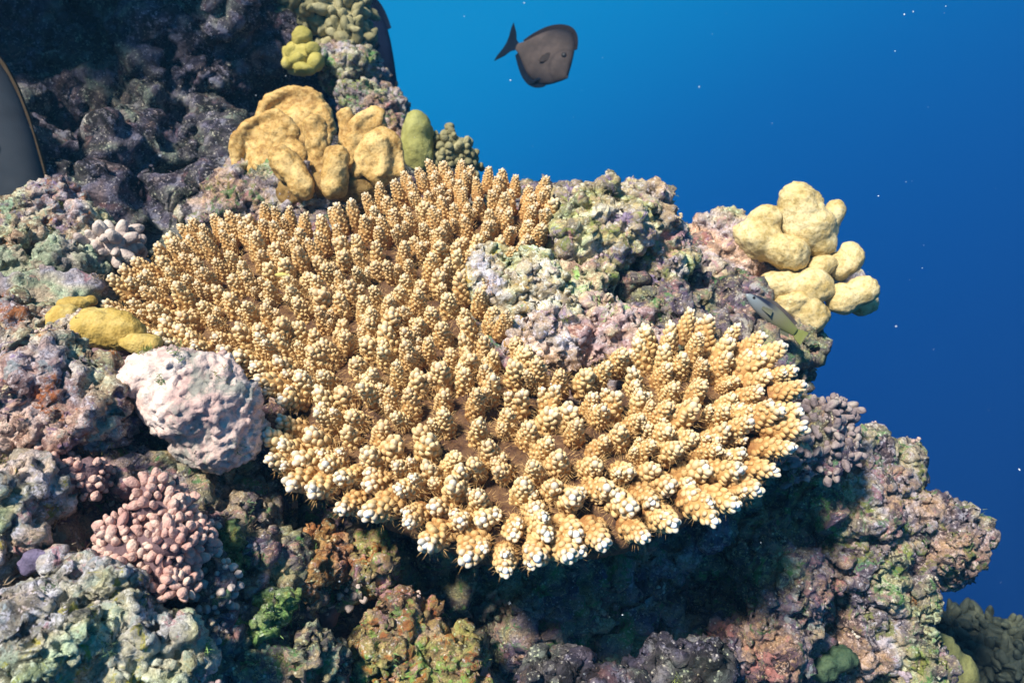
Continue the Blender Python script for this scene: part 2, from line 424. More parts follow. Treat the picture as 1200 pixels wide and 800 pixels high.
rocks.append(rock('pinkish_slab', 'pinkish brown sloping slab of dead coral below the knobbly tan rock',
    [ell(705, 372, .75, 58, 24, 34, -28), ell(672, 345, .77, 24, 26, 24), ell(740, 400, .73, 40, 18, 26, -15), ell(690, 405, .73, 45, 18, 24)],
    M_slab, 24, voxel=.0019))
rocks.append(rock('shaded_rubble', 'small shaded grey rubble lump between pinkish slab and beige mound',
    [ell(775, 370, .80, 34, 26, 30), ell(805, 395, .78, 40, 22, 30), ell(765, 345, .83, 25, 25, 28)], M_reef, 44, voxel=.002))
rocks.append(rock('pink_boulder', 'smooth pinkish white boulder against the left edge of the table coral',
    [ell(212, 436, .60, 66, 27, 40, 4), ell(165, 450, .595, 32, 20, 30, 15), ell(258, 456, .60, 38, 42, 36, -18), ell(222, 478, .59, 58, 42, 40), ell(250, 508, .60, 42, 42, 38), ell(285, 490, .605, 22, 50, 26, -8)],
    M_pinkrock, 25, voxel=.0017, lumps=.25, lr=(.0015, .004), nod=None, nod2=(.004, .0008), mid=(.02, .0022), pit=(.006, .003), warp=[(.05, .008)], big=(.04, .004)))
rocks.append(rock('left_rock', 'pitted cream and rust rock beside the pinkish white boulder',
    [ell(45, 450, .58, 78, 42, 50), ell(95, 480, .58, 50, 38, 45), ell(20, 500, .57, 60, 40, 45)], M_left, 26, nod=(.011, 0.0020)))
rocks.append(rock('mound_rock', 'green topped encrusted rock rising in front of the grey fish',
    [ell(62, 240, .83, 30, 28, 28), ell(50, 265, .82, 42, 34, 38), ell(25, 290, .80, 40, 40, 40), ell(85, 275, .82, 36, 26, 32)], M_left, 27, nod=(.012, 0.0022)))
rocks.append(rock('lumpy_grey_rock', 'lumpy grey green rock between mauve knob coral and grey slab',
    [ell(60, 308, .76, 30, 20, 26), ell(90, 318, .76, 30, 20, 26), ell(30, 318, .76, 30, 20, 26)], M_greyslab, 28))
rocks.append(rock('grey_slab', 'flat smooth grey slab behind the small yellow lobed coral',
    [ell(45, 350, .71, 60, 22, 40, 8), ell(5, 368, .69, 50, 24, 40), ell(95, 345, .72, 30, 14, 25)], M_greyslab, 29, lumps=.15, nod=None, nod2=None, mid=(.03, .002), pit=None))
rocks.append(rock('rusty_rock', 'rusty brown knobbly rock at the foot of the grey slab',
    [ell(20, 385, .66, 50, 26, 40), ell(60, 400, .65, 40, 20, 34), ell(0, 415, .64, 60, 24, 40)], M_left, 30, nod=(.013, 0.0025)))
rocks.append(rock('edge_rock', 'yellow grey rock above the flat purple sponge',
    [ell(8, 590, .53, 46, 46, 50), ell(-20, 640, .53, 60, 60, 60)], M_front, 31, nod=(.010, 0.0015)))
rocks.append(rock('front_rock', 'pale green and yellow rock below the pink nodule coral',
    [ell(95, 735, .49, 88, 52, 62, 12), ell(25, 775, .47, 80, 60, 70), ell(150, 780, .49, 70, 60, 60), ell(110, 690, .51, 46, 26, 40)], M_front, 32, nod=(.012, 0.0020), voxel=.0017))
rocks.append(rock('green_rock', 'rock with green and rust turf standing under the coral overhang',
    [ell(475, 755, .62, 40, 42, 42), ell(520, 790, .61, 50, 36, 45), ell(450, 790, .62, 30, 50, 40), ell(440, 660, .64, 20, 34, 24)], M_green, 33, nod=(.007, 0.0015), voxel=.0018))
rocks.append(rock('dark_rock', 'dark rock with grey green crust left of the turf covered rock',
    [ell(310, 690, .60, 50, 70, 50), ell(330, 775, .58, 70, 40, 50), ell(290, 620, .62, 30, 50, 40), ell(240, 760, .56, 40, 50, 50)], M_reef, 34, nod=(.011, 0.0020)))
rocks.append(rock('ledge_rock', 'pitted pale ledge with green crust jutting into the open blue water',
    [ell(1045, 570, .84, 32, 24, 30, 25), ell(1010, 545, .83, 28, 28, 30), ell(1000, 590, .82, 48, 46, 46), ell(1060, 610, .84, 40, 28, 36), ell(1058, 548, .85, 14, 20, 16, 20)], M_right, 35, voxel=.0019, pit=(.0085, .0075), nod=(.010, 0.0015), big=(.03, .010)))
rocks.append(rock('knob_rock', 'rounded pitted rock knob overhanging the blue drop off',
    [ell(1104, 630, .84, 46, 38, 42, -4), ell(1085, 645, .84, 36, 30, 34), ell(1105, 655, .85, 34, 24, 28), ell(1060, 650, .85, 36, 36, 36)], M_right, 36, voxel=.0019, warp=[(.045, .006), (.016, .005)], big=(.05, .004), pit=(.0085, .0075), nod=(.010, 0.0015)))
rocks.append(rock('column_rock', 'speckled rock column beneath the overhanging knob',
    [ell(1050, 690, .84, 36, 52, 40), ell(1010, 660, .82, 46, 50, 46), ell(1020, 740, .82, 56, 50, 50), ell(1060, 770, .82, 40, 46, 44)], M_right, 37, voxel=.0019, pit=(.0085, .0075), nod=(.010, 0.0015)))
rocks.append(rock('mauve_rock', 'mauve lumpy rock in the shade beneath the right lobe of the table coral',
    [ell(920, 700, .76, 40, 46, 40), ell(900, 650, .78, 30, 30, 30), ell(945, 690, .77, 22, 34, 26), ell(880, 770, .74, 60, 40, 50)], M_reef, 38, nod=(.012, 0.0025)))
rocks.append(rock('blue_grey_rock', 'blue grey rock top low in the shade under the overhang',
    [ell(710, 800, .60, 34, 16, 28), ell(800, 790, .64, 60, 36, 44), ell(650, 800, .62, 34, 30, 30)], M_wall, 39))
rocks.append(rock('shelf_rock', 'pale encrusted shelf under the tan lobed coral',
    [ell(305, 228, 1.0, 60, 30, 45), ell(360, 240, .98, 60, 26, 45), ell(420, 235, 1.0, 50, 24, 40), ell(260, 250, .98, 40, 20, 35)], M_right, 40, voxel=.003))
rocks.append(rock('wall_rock', 'pale blue grey rock edge above the tan lobed coral',
    [ell(425, 118, 1.22, 30, 20, 30, -20), ell(450, 145, 1.2, 26, 34, 30, 15), ell(410, 80, 1.28, 34, 26, 30), ell(465, 180, 1.18, 24, 26, 26)], M_right, 41, voxel=.003))
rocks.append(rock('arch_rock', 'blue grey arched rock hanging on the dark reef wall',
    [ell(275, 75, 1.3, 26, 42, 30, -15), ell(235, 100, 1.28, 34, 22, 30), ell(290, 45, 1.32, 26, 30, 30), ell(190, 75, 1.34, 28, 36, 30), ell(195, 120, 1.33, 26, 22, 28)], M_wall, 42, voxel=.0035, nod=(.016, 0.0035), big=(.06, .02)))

# ------------------------------------------------------------------ the table coral
def coral_mat():
    m, t, b = mat_base('table_coral_tissue', .7, .3)
    tip = N_(t, 'ShaderNodeAttribute', attribute_name='tip').outputs['Fac']
    pale = N_(t, 'ShaderNodeAttribute', attribute_name='pale', attribute_type='OBJECT').outputs['Fac']
    tco = N_(t, 'ShaderNodeTexCoord').outputs['Object']
    n = noise(t, tco, 320, 3, .6)
    oi = N_(t, 'ShaderNodeObjectInfo').outputs['Random']
    f = N_(t, 'ShaderNodeMath', operation='MULTIPLY_ADD'); t.links.new(n.outputs[0], f.inputs[0]); f.inputs[1].default_value = .30
    t.links.new(tip, f.inputs[2])
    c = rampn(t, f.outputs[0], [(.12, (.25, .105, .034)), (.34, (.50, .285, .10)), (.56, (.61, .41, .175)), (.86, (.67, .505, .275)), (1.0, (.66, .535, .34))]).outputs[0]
    c = mixc(t, mapr(t, oi, 0, 1, 0, .22), c, (.60, .30, .10), 'MULTIPLY')
    w = N_(t, 'ShaderNodeMath', operation='MULTIPLY'); t.links.new(mapr(t, tip, .60, .90), w.inputs[0]); t.links.new(pale, w.inputs[1])
    c = mixc(t, w.outputs[0], c, (.72, .76, .78))
    t.links.new(c, b.inputs['Base Color'])
    v = voro(t, tco, 900)
    bump(t, b, v.outputs['Distance'], .4, .0004)
    return m
M_table = coral_mat()
def hairmat():
    m, t, b = mat_base('polyp_hair', .6, .2); b.inputs['Base Color'].default_value = (.42, .26, .15, 1); return m

def branch_mesh(seed, tips, sub, hairs, cup=.185, step=.0125):
    """one stubby branch: cores studded with rounded cups, local +Z along the branch, tip near z = .04"""
    r = np.random.default_rng(seed)
    Vs = []; Fs = []; T = []; n = 0
    def put(V, Fc, t):
        nonlocal n
        Vs.append(V); Fs.append(Fc+n); T.append(t); n += len(V)
    S, SF = ICO[sub]
    for (ox, oy, L, R) in tips:
        lean = np.array([ox, oy, 0])*1.0
        bend = r.normal(0, .0016, 2)
        def ax(z):
            q = z/.030
            return np.array([ox*q**.8*1.0 + bend[0]*q*q, oy*q**.8 + bend[1]*q*q, z])
        def rad(q): return R*(1.10 - .42*q - .36*q**2.6)
        # core
        rings = 7; seg = 10; cv = []; cf = []
        for i in range(rings):
            q = i/(rings-1); c = ax(L*q*.93)
            for j in range(seg):
                a = 2*math.pi*j/seg
                cv.append(c + np.array([math.cos(a), math.sin(a), 0])*rad(q)*1.0)
        for i in range(rings-1):
            for j in range(seg):
                a = i*seg+j; b_ = i*seg+(j+1) % seg
                cf += [[a, b_, b_+seg], [a, b_+seg, a+seg]]
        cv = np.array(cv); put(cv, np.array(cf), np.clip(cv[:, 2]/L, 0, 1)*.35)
        # axial cup
        cr_ = R*.31
        V = S*np.array([cr_, cr_, cr_*1.7]) + ax(L-cr_*1.3)
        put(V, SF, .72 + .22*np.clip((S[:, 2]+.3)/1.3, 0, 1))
        # radial cups in a spiral
        z = L*.08; ang = r.uniform(0, 6.28)
        while z < L*.96:
            q = z/L
            ang += 2.39996 + r.normal(0, .12)
            cr2 = R*(cup + .03*r.normal())*(1.08-.2*q)
            out = np.array([math.cos(ang), math.sin(ang), 0]); d = out*(.62-.3*q) + np.array([0, 0, .85]); d /= np.linalg.norm(d)
            s = np.cross(d, out); s /= np.linalg.norm(s); u = np.cross(s, d)
            B = np.stack([s, u, d])
            loc = S*np.array([cr2*1.12, cr2*.9, cr2*1.45])
            c = ax(z) + out*rad(q)*.90 + d*cr2*.05
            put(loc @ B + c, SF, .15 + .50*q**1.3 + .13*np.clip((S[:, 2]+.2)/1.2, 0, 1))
            z += L*step*(.85+.35*q)*(.8+.4*r.random())
    V = np.concatenate(Vs); Fc = np.concatenate(Fs); T = np.concatenate(T)
    if hairs:
        hv = []; hf = []; b0 = len(V)
        for i in range(hairs):
            (ox, oy, L, R) = tips[r.integers(len(tips))]
            q = r.uniform(.05, .75); a = r.uniform(0, 6.28); out = np.array([math.cos(a), math.sin(a), r.uniform(-.1, .6)])
            c = np.array([ox*(q*L/.030)**.8, oy*(q*L/.030)**.8, L*q]) + out*np.array([1, 1, 0])*R*1.05
            e = c + out*r.uniform(.0025, .0055) + r.normal(0, .0008, 3)
            s = np.cross(out, [0, 0, 1.]); s = s/np.linalg.norm(s)*.00016
            i0 = b0+len(hv); hv += [c-s, c+s, e]; hf.append([i0, i0+1, i0+2])
        V = np.concatenate([V, hv]); Fc = np.concatenate([Fc, hf]); T = np.concatenate([T, np.full(len(hv), .30)])
    return V, Fc, T
def mesh_tip(name, V, Fc, T):
    me = mesh_arrays(name, V, Fc)
    a = me.attributes.new('tip', 'FLOAT', 'POINT'); a.data.foreach_set('value', T.astype(np.float32))
    me.materials.append(M_table)
    return me
r_ = np.random.default_rng(5)
TIPSETS = []
for k in range(14):
    L = r_.uniform(.029, .037); R = r_.uniform(.0080, .0092)
    if k < 8: ts = [(0, 0, L, R)]
    else: ts = [(0, 0, L, R)]
    if k % 2 == 1:
        a = r_.uniform(0, 6.28); ts.append((math.cos(a)*.0085, math.sin(a)*.0085, L*r_.uniform(.70, .9), R*.80))
    if k % 5 == 4:
        a = r_.uniform(0, 6.28); ts.append((math.cos(a)*.0095, math.sin(a)*.0095, L*r_.uniform(.55, .8), R*.72))
    TIPSETS.append(ts)
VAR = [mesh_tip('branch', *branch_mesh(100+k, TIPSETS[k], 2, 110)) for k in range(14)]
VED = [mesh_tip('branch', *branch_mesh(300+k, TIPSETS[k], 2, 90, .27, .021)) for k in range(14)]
VLO = [branch_mesh(100+k, TIPSETS[k], 1, 0) for k in range(14)]

OUT_PX = [(118, 352), (140, 318), (172, 290), (210, 262), (262, 244), (310, 236), (360, 252), (400, 246), (440, 226), (478, 205), (520, 190), (560, 196),
          (600, 204), (640, 214), (648, 240), (630, 262), (604, 282), (572, 304), (556, 330), (566, 352), (592, 372), (612, 398), (628, 428),
          (662, 440), (700, 430), (732, 408), (762, 384), (800, 372), (840, 372), (880, 384), (912, 402), (936, 428), (946, 462), (942, 494), (928, 526),
          (906, 560), (880, 590), (846, 612), (800, 628), (752, 648), (700, 660), (650, 666), (600, 670), (548, 668), (500, 652), (452, 628),
          (400, 600), (346, 582), (312, 552), (304, 520), (318, 492), (330, 470), (306, 448), (290, 424), (262, 404), (222, 402), (190, 396), (166, 384), (140, 372)]
POLY = np.array([plane_ab(x, y-(14 if y > 620 else (8 if y > 575 else 0))) for x, y in OUT_PX])
def inside(p):
    x, y = p; c = False; n = len(POLY); j = n-1
    for i in range(n):
        xi, yi = POLY[i]; xj, yj = POLY[j]
        if (yi > y) != (yj > y) and x < (xj-xi)*(y-yi)/(yj-yi)+xi: c = not c
        j = i
    return c
SEG_A = POLY; SEG_B = np.roll(POLY, -1, 0)
def edge_dist(p):
    d = SEG_B-SEG_A; t = np.clip(((p-SEG_A)*d).sum(1)/(d*d).sum(1), 0, 1)
    q = SEG_A + d*t[:, None]; dd = np.linalg.norm(q-p, axis=1); i = dd.argmin()
    tg = d[i]; nn_ = np.array([tg[1], -tg[0]])/np.linalg.norm(tg)
    return dd[i], nn_*OUTS, OUT_PX[i]
_t = SEG_B[0]-SEG_A[0]; _n = np.array([_t[1], -_t[0]])/np.linalg.norm(_t)
OUTS = -1.0 if inside((SEG_A[0]+SEG_B[0])/2+_n*.003) else 1.0
amin = POLY.min(0); amax = POLY.max(0)
rb = np.random.default_rng(11)
pts = []; spc = []
def spacing(p):
    t = np.clip((p[1]+.22)/.40, 0, 1)
    e = max(0, 1-edge_dist(p)[0]/.03)*max(np.clip((-p[1]+.02)/.2, 0, 1), np.clip((p[0]-.05)/.15, 0, 1))
    return (.0204*(1-t)+.0140*t)*(1+.16*e)
def try_pt(p):
    s = spacing(p)
    if pts and np.min(np.linalg.norm(np.array(pts)-p, axis=1)/s) < .93: return
    pts.append(p); spc.append(s)
for i in range(len(POLY)):
    for tt in np.linspace(0, 1, 12, endpoint=False):
        try_pt(SEG_A[i]+(SEG_B[i]-SEG_A[i])*tt+rb.normal(0, .002, 2))
tries = 0
while tries < 40000 and len(pts) < 900:
    tries += 1
    p = amin+(amax-amin)*rb.random(2)
    if not inside(p): continue
    try_pt(p)
G = plane_ab(575, 350)
root = empty('table_coral', plane_w(-.02, .0, -.10))
tag(root, 'tan table coral with hundreds of stubby pale tipped branches on the reef ledge', 'coral')
RL = np.array(root.location)
placed = []
for p, s in zip(pts, spc):
    ed, eo, _ = edge_dist(p)
    rad_ = (p-G); rr = np.linalg.norm(rad_); ro = rad_/max(rr, 1e-6)
    front = np.clip((-p[1]+.02)/.2, 0, 1); right = np.clip((p[0]-.05)/.15, 0, 1)
    k = .60*np.clip(rr/.30, 0, 1)**1.3*(.40+.60*max(front, right))
    notch = math.hypot(*(p-plane_ab(640, 350))) < .085
    ke = 0 if notch else max(0, 1-ed/.05)**1.2*(.25+.50*max(front, right))
    d2 = ro*k + eo*ke
    j = rb.normal(0, .09, 2)
    d = EN + (d2[0]+j[0])*E1 + (d2[1]+j[1])*E2; d /= np.linalg.norm(d)
    edge_k = max(0, 1-ed/.035)*max(front, right)
    sca = s/.0172*rb.uniform(.86, 1.12)*(1-.24*edge_k)
    hz = .006*fbm(np.array([[p[0]*14, p[1]*14, .3]]), 2, 4)[0] + rb.normal(0, .0025)
    tipw = P0 + p[0]*E1 + p[1]*E2 + hz*EN
    base = tipw - d*.032*sca
    pale = np.clip(1.15-ed/(.028+.03*front), 0, 1)*(0.0 if notch else (.25+.75*max(front, right*.9)))
    pale = min(1, pale + .10*rb.random())
    size = sca/tipw[2]
    placed.append((size, base, d, sca, pale))
placed.sort(key=lambda q: -q[0])
print('BRANCHES', len(placed))
def frame_q(d, spin):
    z = Vector(wdir(d)).normalized()
    return Quaternion(z, spin) @ z.to_track_quat('Z', 'Y')
LV = []; LF = []; LT = []; nn = 0
for i, (size, base, d, sca, pale) in enumerate(placed):
    q = frame_q(d, rb.uniform(0, 6.28)); v = int(rb.integers(14))
    wloc = C2W(base)
    if i < 300:
        o = bpy.data.objects.new('branch', (VED if rb.random() < .15+pale*1.1 else VAR)[v]); COL.objects.link(o); o.parent = root
        o.location = wloc-RL; o.rotation_mode = 'QUATERNION'; o.rotation_quaternion = q; o.scale = (sca*rb.uniform(.86, 1.04),)*2+(sca,)
        o['pale'] = float(pale)
    else:
        V, Fc, T = VLO[v]
        LV.append((V*sca) @ np.array(q.to_matrix()).T + (wloc-RL)); LF.append(Fc+nn); LT.append(T + .12*pale*(T > .6)); nn += len(V)
if LV:
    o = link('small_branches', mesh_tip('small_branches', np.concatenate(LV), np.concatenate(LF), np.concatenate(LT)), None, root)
    o['pale'] = .15; o['kind'] = 'stuff'
# plate that carries the branches
def plate_mesh(shrink, c0, c1, voxel):
    cen = POLY.mean(0)
    P = []
    for i in range(len(POLY)):
        tg = POLY[(i+1) % len(POLY)]-POLY[i-1]; nrm = np.array([tg[1], -tg[0]]); nrm /= np.linalg.norm(nrm)
        if inside(POLY[i]+nrm*.002): nrm = -nrm
        P.append(POLY[i]-nrm*shrink)
    bm = bmesh.new()
    top = [bm.verts.new(plane_w(a, b, c0)) for a, b in P]; bot = [bm.verts.new(plane_w(a*.96, b*.96, c1)) for a, b in P]
    f1 = bm.faces.new(top); f2 = bm.faces.new(bot[::-1])
    for i in range(len(P)):
        j = (i+1) % len(P); bm.faces.new((top[j], top[i], bot[i], bot[j]))
    bmesh.ops.recalc_face_normals(bm, faces=bm.faces); bmesh.ops.triangulate(bm, faces=bm.faces)
    V = np.array([v.co[:] for v in bm.verts]); bm.verts.index_update(); Fc = np.array([[v.index for v in f.verts] for f in bm.faces]); bm.free()
    return V, Fc
pm = rough(remesh([plate_mesh(.016, -.026, -.054, .004)], .0035, 6), 51, big=(.05, .006), mid=(.02, .002), nod=(.008, .002))
V = get_v(pm); set_v(pm, V-RL)
plate = link('plate', pm, polyp('plate_tissue', (.08, .035, .02), (.14, .065, .03), (.20, .105, .045), 500), root)
st = remesh([ellp(-.02, .02, -.09, .16, .12, .06), ellp(-.0, .06, -.16, .12, .12, .10)], .005, 5)
rough(st, 52, big=(.06, .012), mid=(.02, .004)); V = get_v(st); set_v(st, V-RL)
link('stalk', st, M_reef, root)

# ------------------------------------------------------------------ lobed corals: every lobe a part
def lobed(name, label, lobes, mat, seed, base=None, basemat=None, voxel=.0022, lump=(.018, .0028), cat='coral'):
    lobes = [l if isinstance(l, list) else [l] for l in lobes]
    ms = []
    for i, L in enumerate(lobes):
        me = remesh([ell(*e) for e in L], voxel, 8)
        rough(me, seed+i*7, warp=[(.05, .005)], big=(.03, lump[1]*.7), nod=(lump[0], lump[1]*.8), nod2=(.007, .0012), fine=(.005, .0007)); ms.append(me)
    b = remesh([ell(*e) for e in base], voxel, 6) if base else None
    allv = np.concatenate([get_v(m) for m in ms])
    loc = np.array([allv[:, 0].mean(), allv[:, 1].mean(), allv[:, 2].min()])
    rt = empty(name, loc); tag(rt, label, cat)
    for m in ms:
        set_v(m, get_v(m)-loc); link('lobe', m, mat, rt)
    if b is not None:
        rough(b, seed+91, big=(.03, .006), nod=(.008, .002)); set_v(b, get_v(b)-loc); link('base', b, basemat or mat, rt)
    return rt
def arc(pts_, d, r):
    """chain of overlapping balls along a line of pixels"""
    P = np.array(pts_, float); seg = np.r_[0, np.cumsum(np.linalg.norm(np.diff(P, axis=0), axis=1))]
    t = np.arange(0, seg[-1]+.1, r*.45)
    return [(np.interp(u, seg, P[:, 0]), np.interp(u, seg, P[:, 1]), d, r, r, r) for u in t]
D = .97
lobed('lobed_coral', 'golden tan lobed coral of upright fans and fingers behind the table coral', [
    [(350, 150, 1.04, 43, 44, 11, -8, 8), (345, 165, 1.03, 36, 40, 11)] + arc([(303, 140), (306, 126), (320, 115), (340, 107), (360, 106), (376, 113), (384, 130), (388, 152)], 1.04, 7),
    [(312, 172, .985, 37, 41, 11, 10, 12), (325, 190, .98, 36, 34, 12)] + arc([(280, 208), (276, 186), (279, 166), (290, 148), (305, 136), (322, 132), (336, 139), (344, 155)], .98, 7),
    arc([(370, 148), (372, 165), (376, 190), (380, 212)], .95, 12.5),
    arc([(329, 184), (336, 194), (346, 207), (360, 224)], .92, 15),
    arc([(396, 184), (394, 196), (389, 220)], .92, 16),
    arc([(407, 134), (406, 150), (404, 180)], .98, 11.5),
    [(430, 162, .975, 18, 34, 10, -12)] + arc([(408, 190), (413, 165), (422, 143), (434, 131), (444, 133), (449, 150)], .97, 7),
    [(446, 186, .93, 25, 35, 12, -5, -8)] + arc([(418, 205), (422, 180), (433, 160), (446, 152), (458, 160), (467, 180), (468, 200)], .93, 7) + arc([(447, 165), (450, 185), (446, 205)], .92, 7)],
    M_tanc, 201, base=[(395, 222, .96, 62, 22, 40), (355, 228, .95, 30, 22, 30)], basemat=polyp('tan_coral_base', (.20, .11, .04), (.30, .17, .05), (.40, .25, .08)))
D = .91
lobed('yellow_lobed_coral', 'pale yellow lobed coral perched on the beige mound above open water', [
    [(936, 246, D, 28, 36, 28), (948, 268, D, 30, 28, 28), (960, 284, D, 20, 18, 20)],
    [(977, 250, D, 13, 16, 15), (972, 268, D, 14, 16, 16)],
    [(896, 258, D, 21, 18, 21), (889, 282, D, 28, 26, 26), (922, 296, .90, 28, 22, 25)],
    [(996, 303, D, 16, 20, 18, -25), (980, 312, D, 16, 16, 16)],
    [(964, 313, .90, 18, 13, 15)],
    [(916, 334, .90, 28, 20, 24), (952, 334, .89, 25, 22, 23)],
    [(950, 367, .89, 24, 22, 22), (930, 354, .89, 22, 18, 20)],
    [(1010, 340, .89, 20, 18, 19), (988, 350, .89, 20, 20, 20), (1010, 355, .93, 18, 15, 17)]],
    M_yellow, 231, base=[(935, 310, .99, 45, 50, 40), (985, 330, 1.0, 28, 26, 26)], basemat=M_beige, lump=(.016, .002))
lobed('small_yellow_coral', 'mustard yellow lobed coral touching the left end of the table coral', [
    [(132, 386, .645, 40, 24, 28, -8), (110, 384, .645, 26, 22, 24)],
    [(76, 378, .65, 25, 22, 22), (69, 396, .645, 18, 14, 18)],
    [(92, 357, .67, 22, 12, 16)],
    [(166, 404, .63, 24, 13, 18, -10)]], polyp('mustard_coral', (.45, .27, .05), (.60, .40, .09), (.74, .54, .18), 480, 22, .4), 251, base=[(115, 410, .66, 70, 24, 40)], basemat=M_sponge, lump=(.03, .0025), voxel=.0018)
lobed('knobby_yellow_coral', 'small greenish yellow knobby coral on the reef wall', [
    (352, 45, 1.22, 11, 12), (343, 60, 1.22, 11, 11), (365, 58, 1.21, 10, 10), (351, 71, 1.2, 10, 10), (369, 73, 1.2, 11, 11), (356, 82, 1.2, 14, 8), (337, 74, 1.22, 8, 8)],
    M_knoby, 261, voxel=.003, lump=(.02, .0015), base=[(354, 68, 1.235, 22, 24, 18)])
lobed('dome_coral', 'olive dome shaped coral at the reef edge behind the table coral', [
    [(489, 152, 1.12, 19, 22, 20), (488, 175, 1.12, 20, 28, 20)]], M_dome, 271, voxel=.003, lump=(.02, .0015))
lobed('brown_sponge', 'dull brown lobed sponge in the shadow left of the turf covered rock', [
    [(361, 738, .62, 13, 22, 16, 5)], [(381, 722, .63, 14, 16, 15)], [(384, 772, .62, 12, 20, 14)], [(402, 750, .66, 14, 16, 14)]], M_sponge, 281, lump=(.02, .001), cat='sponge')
lobed('purple_sponge', 'flat purple sponge patch above the pale green front rock', [[(42, 657, .512, 19, 13, 9, 20), (30, 666, .512, 12, 9, 8)]], M_sponge2, 291, lump=(.02, .0008), cat='sponge')
lobed('green_lobe_coral', 'smooth olive green coral lobe at the foot of the reef', [[(1108, 770, .92, 18, 30, 20, 25), (1125, 790, .92, 22, 24, 22)]], polyp('olive_lobe', (.13, .13, .05), (.20, .20, .07), (.28, .28, .10), 400, 30, .5), 295, lump=(.02, .001), voxel=.003)
lobed('green_plate_coral', 'dark green flattened coral low on the reef under the speckled column', [[(978, 775, .77, 26, 12, 20, 15), (960, 785, .77, 20, 10, 16)]], polyp('green_plate', (.03, .06, .035), (.05, .10, .055), (.09, .14, .07)), 297, lump=(.010, .004), voxel=.002)
lobed('yellow_crust_coral', 'thin yellow brown coral on the outer side of the pitted pale ledge', [[(1074, 578, .86, 7, 17, 10, 10)]], M_tanc, 299, lump=(.02, .001), voxel=.002)

M_rust = crust('rust_crust', [(.30, .12, .06), (.50, .20, .08), (.62, .28, .12), (.70, .42, .24)], [(PINK, .64), (DARK, .64)], 60)
M_turf = crust('green_turf', [(.10, .16, .06), (.18, .32, .10), (.28, .42, .14), (.40, .50, .22)], [(OLIVE, .63), (DARK, .64)], 60)
rocks.append(rock('rust_sponge', 'rust orange encrusting sponge in the dark gap below the front branches', [ell(372, 640, .625, 16, 24, 14, 20), ell(345, 664, .615, 18, 12, 14)], M_rust, 71, voxel=.0015, cat='sponge', nod=(.005, .002)))
rocks.append(rock('green_algae_patch', 'bright green algae patch beside the mauve nodules', [ell(275, 652, .57, 16, 22, 12, -20)], M_turf, 72, voxel=.0015, cat='algae', nod=(.005, .002)))
rocks.append(rock('hanging_algae', 'pale green algae hanging on the dark rock near the brown sponge', [ell(322, 725, .565, 14, 26, 12, -25), ell(308, 745, .56, 12, 14, 12)], M_turf, 73, voxel=.0015, cat='algae', nod=(.005, .002)))
lobed('red_sponge', 'small red sponge tucked under the knobbly tan rock', [[(690, 328, .775, 5, 10, 6, 10)]], polyp('red_sponge', (.45, .05, .04), (.6, .08, .06), (.7, .2, .15)), 303, lump=(.01, .0006), voxel=.0015, cat='sponge')

# ------------------------------------------------------------------ colonies of rounded knobs: every knob a part
def knob_mesh(seed, el, sub=3):
    V, Fc = ICO[sub]; r = 1 + .36*perlin(V*.9+seed*3.3, seed)
    return mesh_arrays('knob', V*r[:, None]*np.array([1, 1, el]), Fc)
def colony(name, label, cores, n, kr, el, mat, seed, coremat=None, voxel=.003, facing=-.2, partname='knob', cat='coral', gap=1.5, rand=(.65, 1.3)):
    g = np.random.default_rng(seed)
    core = remesh([ell(*e) for e in cores], voxel, 4); rough(core, seed, warp=[(.035, .016), (.015, .006)], big=(.03, .008))
    V = get_v(core); Nn = get_n(core)
    loc = np.array([V[:, 0].mean(), V[:, 1].mean(), V[:, 2].min()])
    rt = empty(name, loc); tag(rt, label, cat)
    kms = []
    for k in range(4):
        m = knob_mesh(seed+k, el); m.materials.append(mat); kms.append(m)
    view = CAM-V; view /= np.linalg.norm(view, axis=1)[:, None]
    ok = np.where((Nn*view).sum(1) > facing)[0]; g.shuffle(ok)
    got = []
    for i in ok:
        p = V[i]
        if got and np.min(np.linalg.norm(np.array(got)-p, axis=1)) < kr*gap: continue
        got.append(p)
        nrm = Vector(Nn[i]) + Vector(g.normal(0, .32, 3)) + Vector((0, 0, .25)); nrm.normalize()
        o = bpy.data.objects.new(partname, kms[int(g.integers(4))]); COL.objects.link(o); o.parent = rt
        s = kr*g.uniform(*rand)
        o.location = p-loc+np.array(nrm)*s*el*.35; o.rotation_mode = 'QUATERNION'
        o.rotation_quaternion = Quaternion(nrm, g.uniform(0, 6.28)) @ nrm.to_track_quat('Z', 'Y'); o.scale = (s, s, s)
        if len(got) >= n: break
    set_v(core, V-loc); link('core', core, coremat or mat, rt)
    return rt
colony('nodule_coral', 'pink nodule coral of small crowded knobs above the pale green rock', [(165, 625, .535, 48, 34, 34, 25), (175, 665, .525, 48, 36, 34), (200, 640, .53, 36, 40, 32), (165, 705, .52, 18, 22, 20)], 300, .0027, 1.7, M_nodpink, 301, coremat=M_sponge, gap=1.45, facing=-.05, partname='nodule')
colony('mauve_nodules', 'sparse mauve nodules spreading down the crevice beside the pink nodule coral', [(245, 670, .55, 26, 46, 30), (240, 740, .54, 24, 40, 30), (205, 760, .53, 18, 40, 24)], 110, .0023, 1.3, M_knobp, 305, coremat=M_reef, gap=2.4, partname='nodule')
colony('tiny_nodule_coral', 'cluster of tiny cream nodules below the pitted cream rock', [(100, 560, .555, 34, 20, 26, 8), (60, 545, .56, 26, 18, 24)], 90, .0022, 1.25, M_nodpink, 308, coremat=M_sponge, gap=1.9, partname='nodule')
colony('mauve_knob_coral', 'mauve grey knobby coral between the mound rock and the table coral', [(120, 298, .80, 46, 24, 34, 18), (95, 312, .79, 36, 20, 30)], 110, .0052, 1.6, M_knobp, 311, gap=1.5)
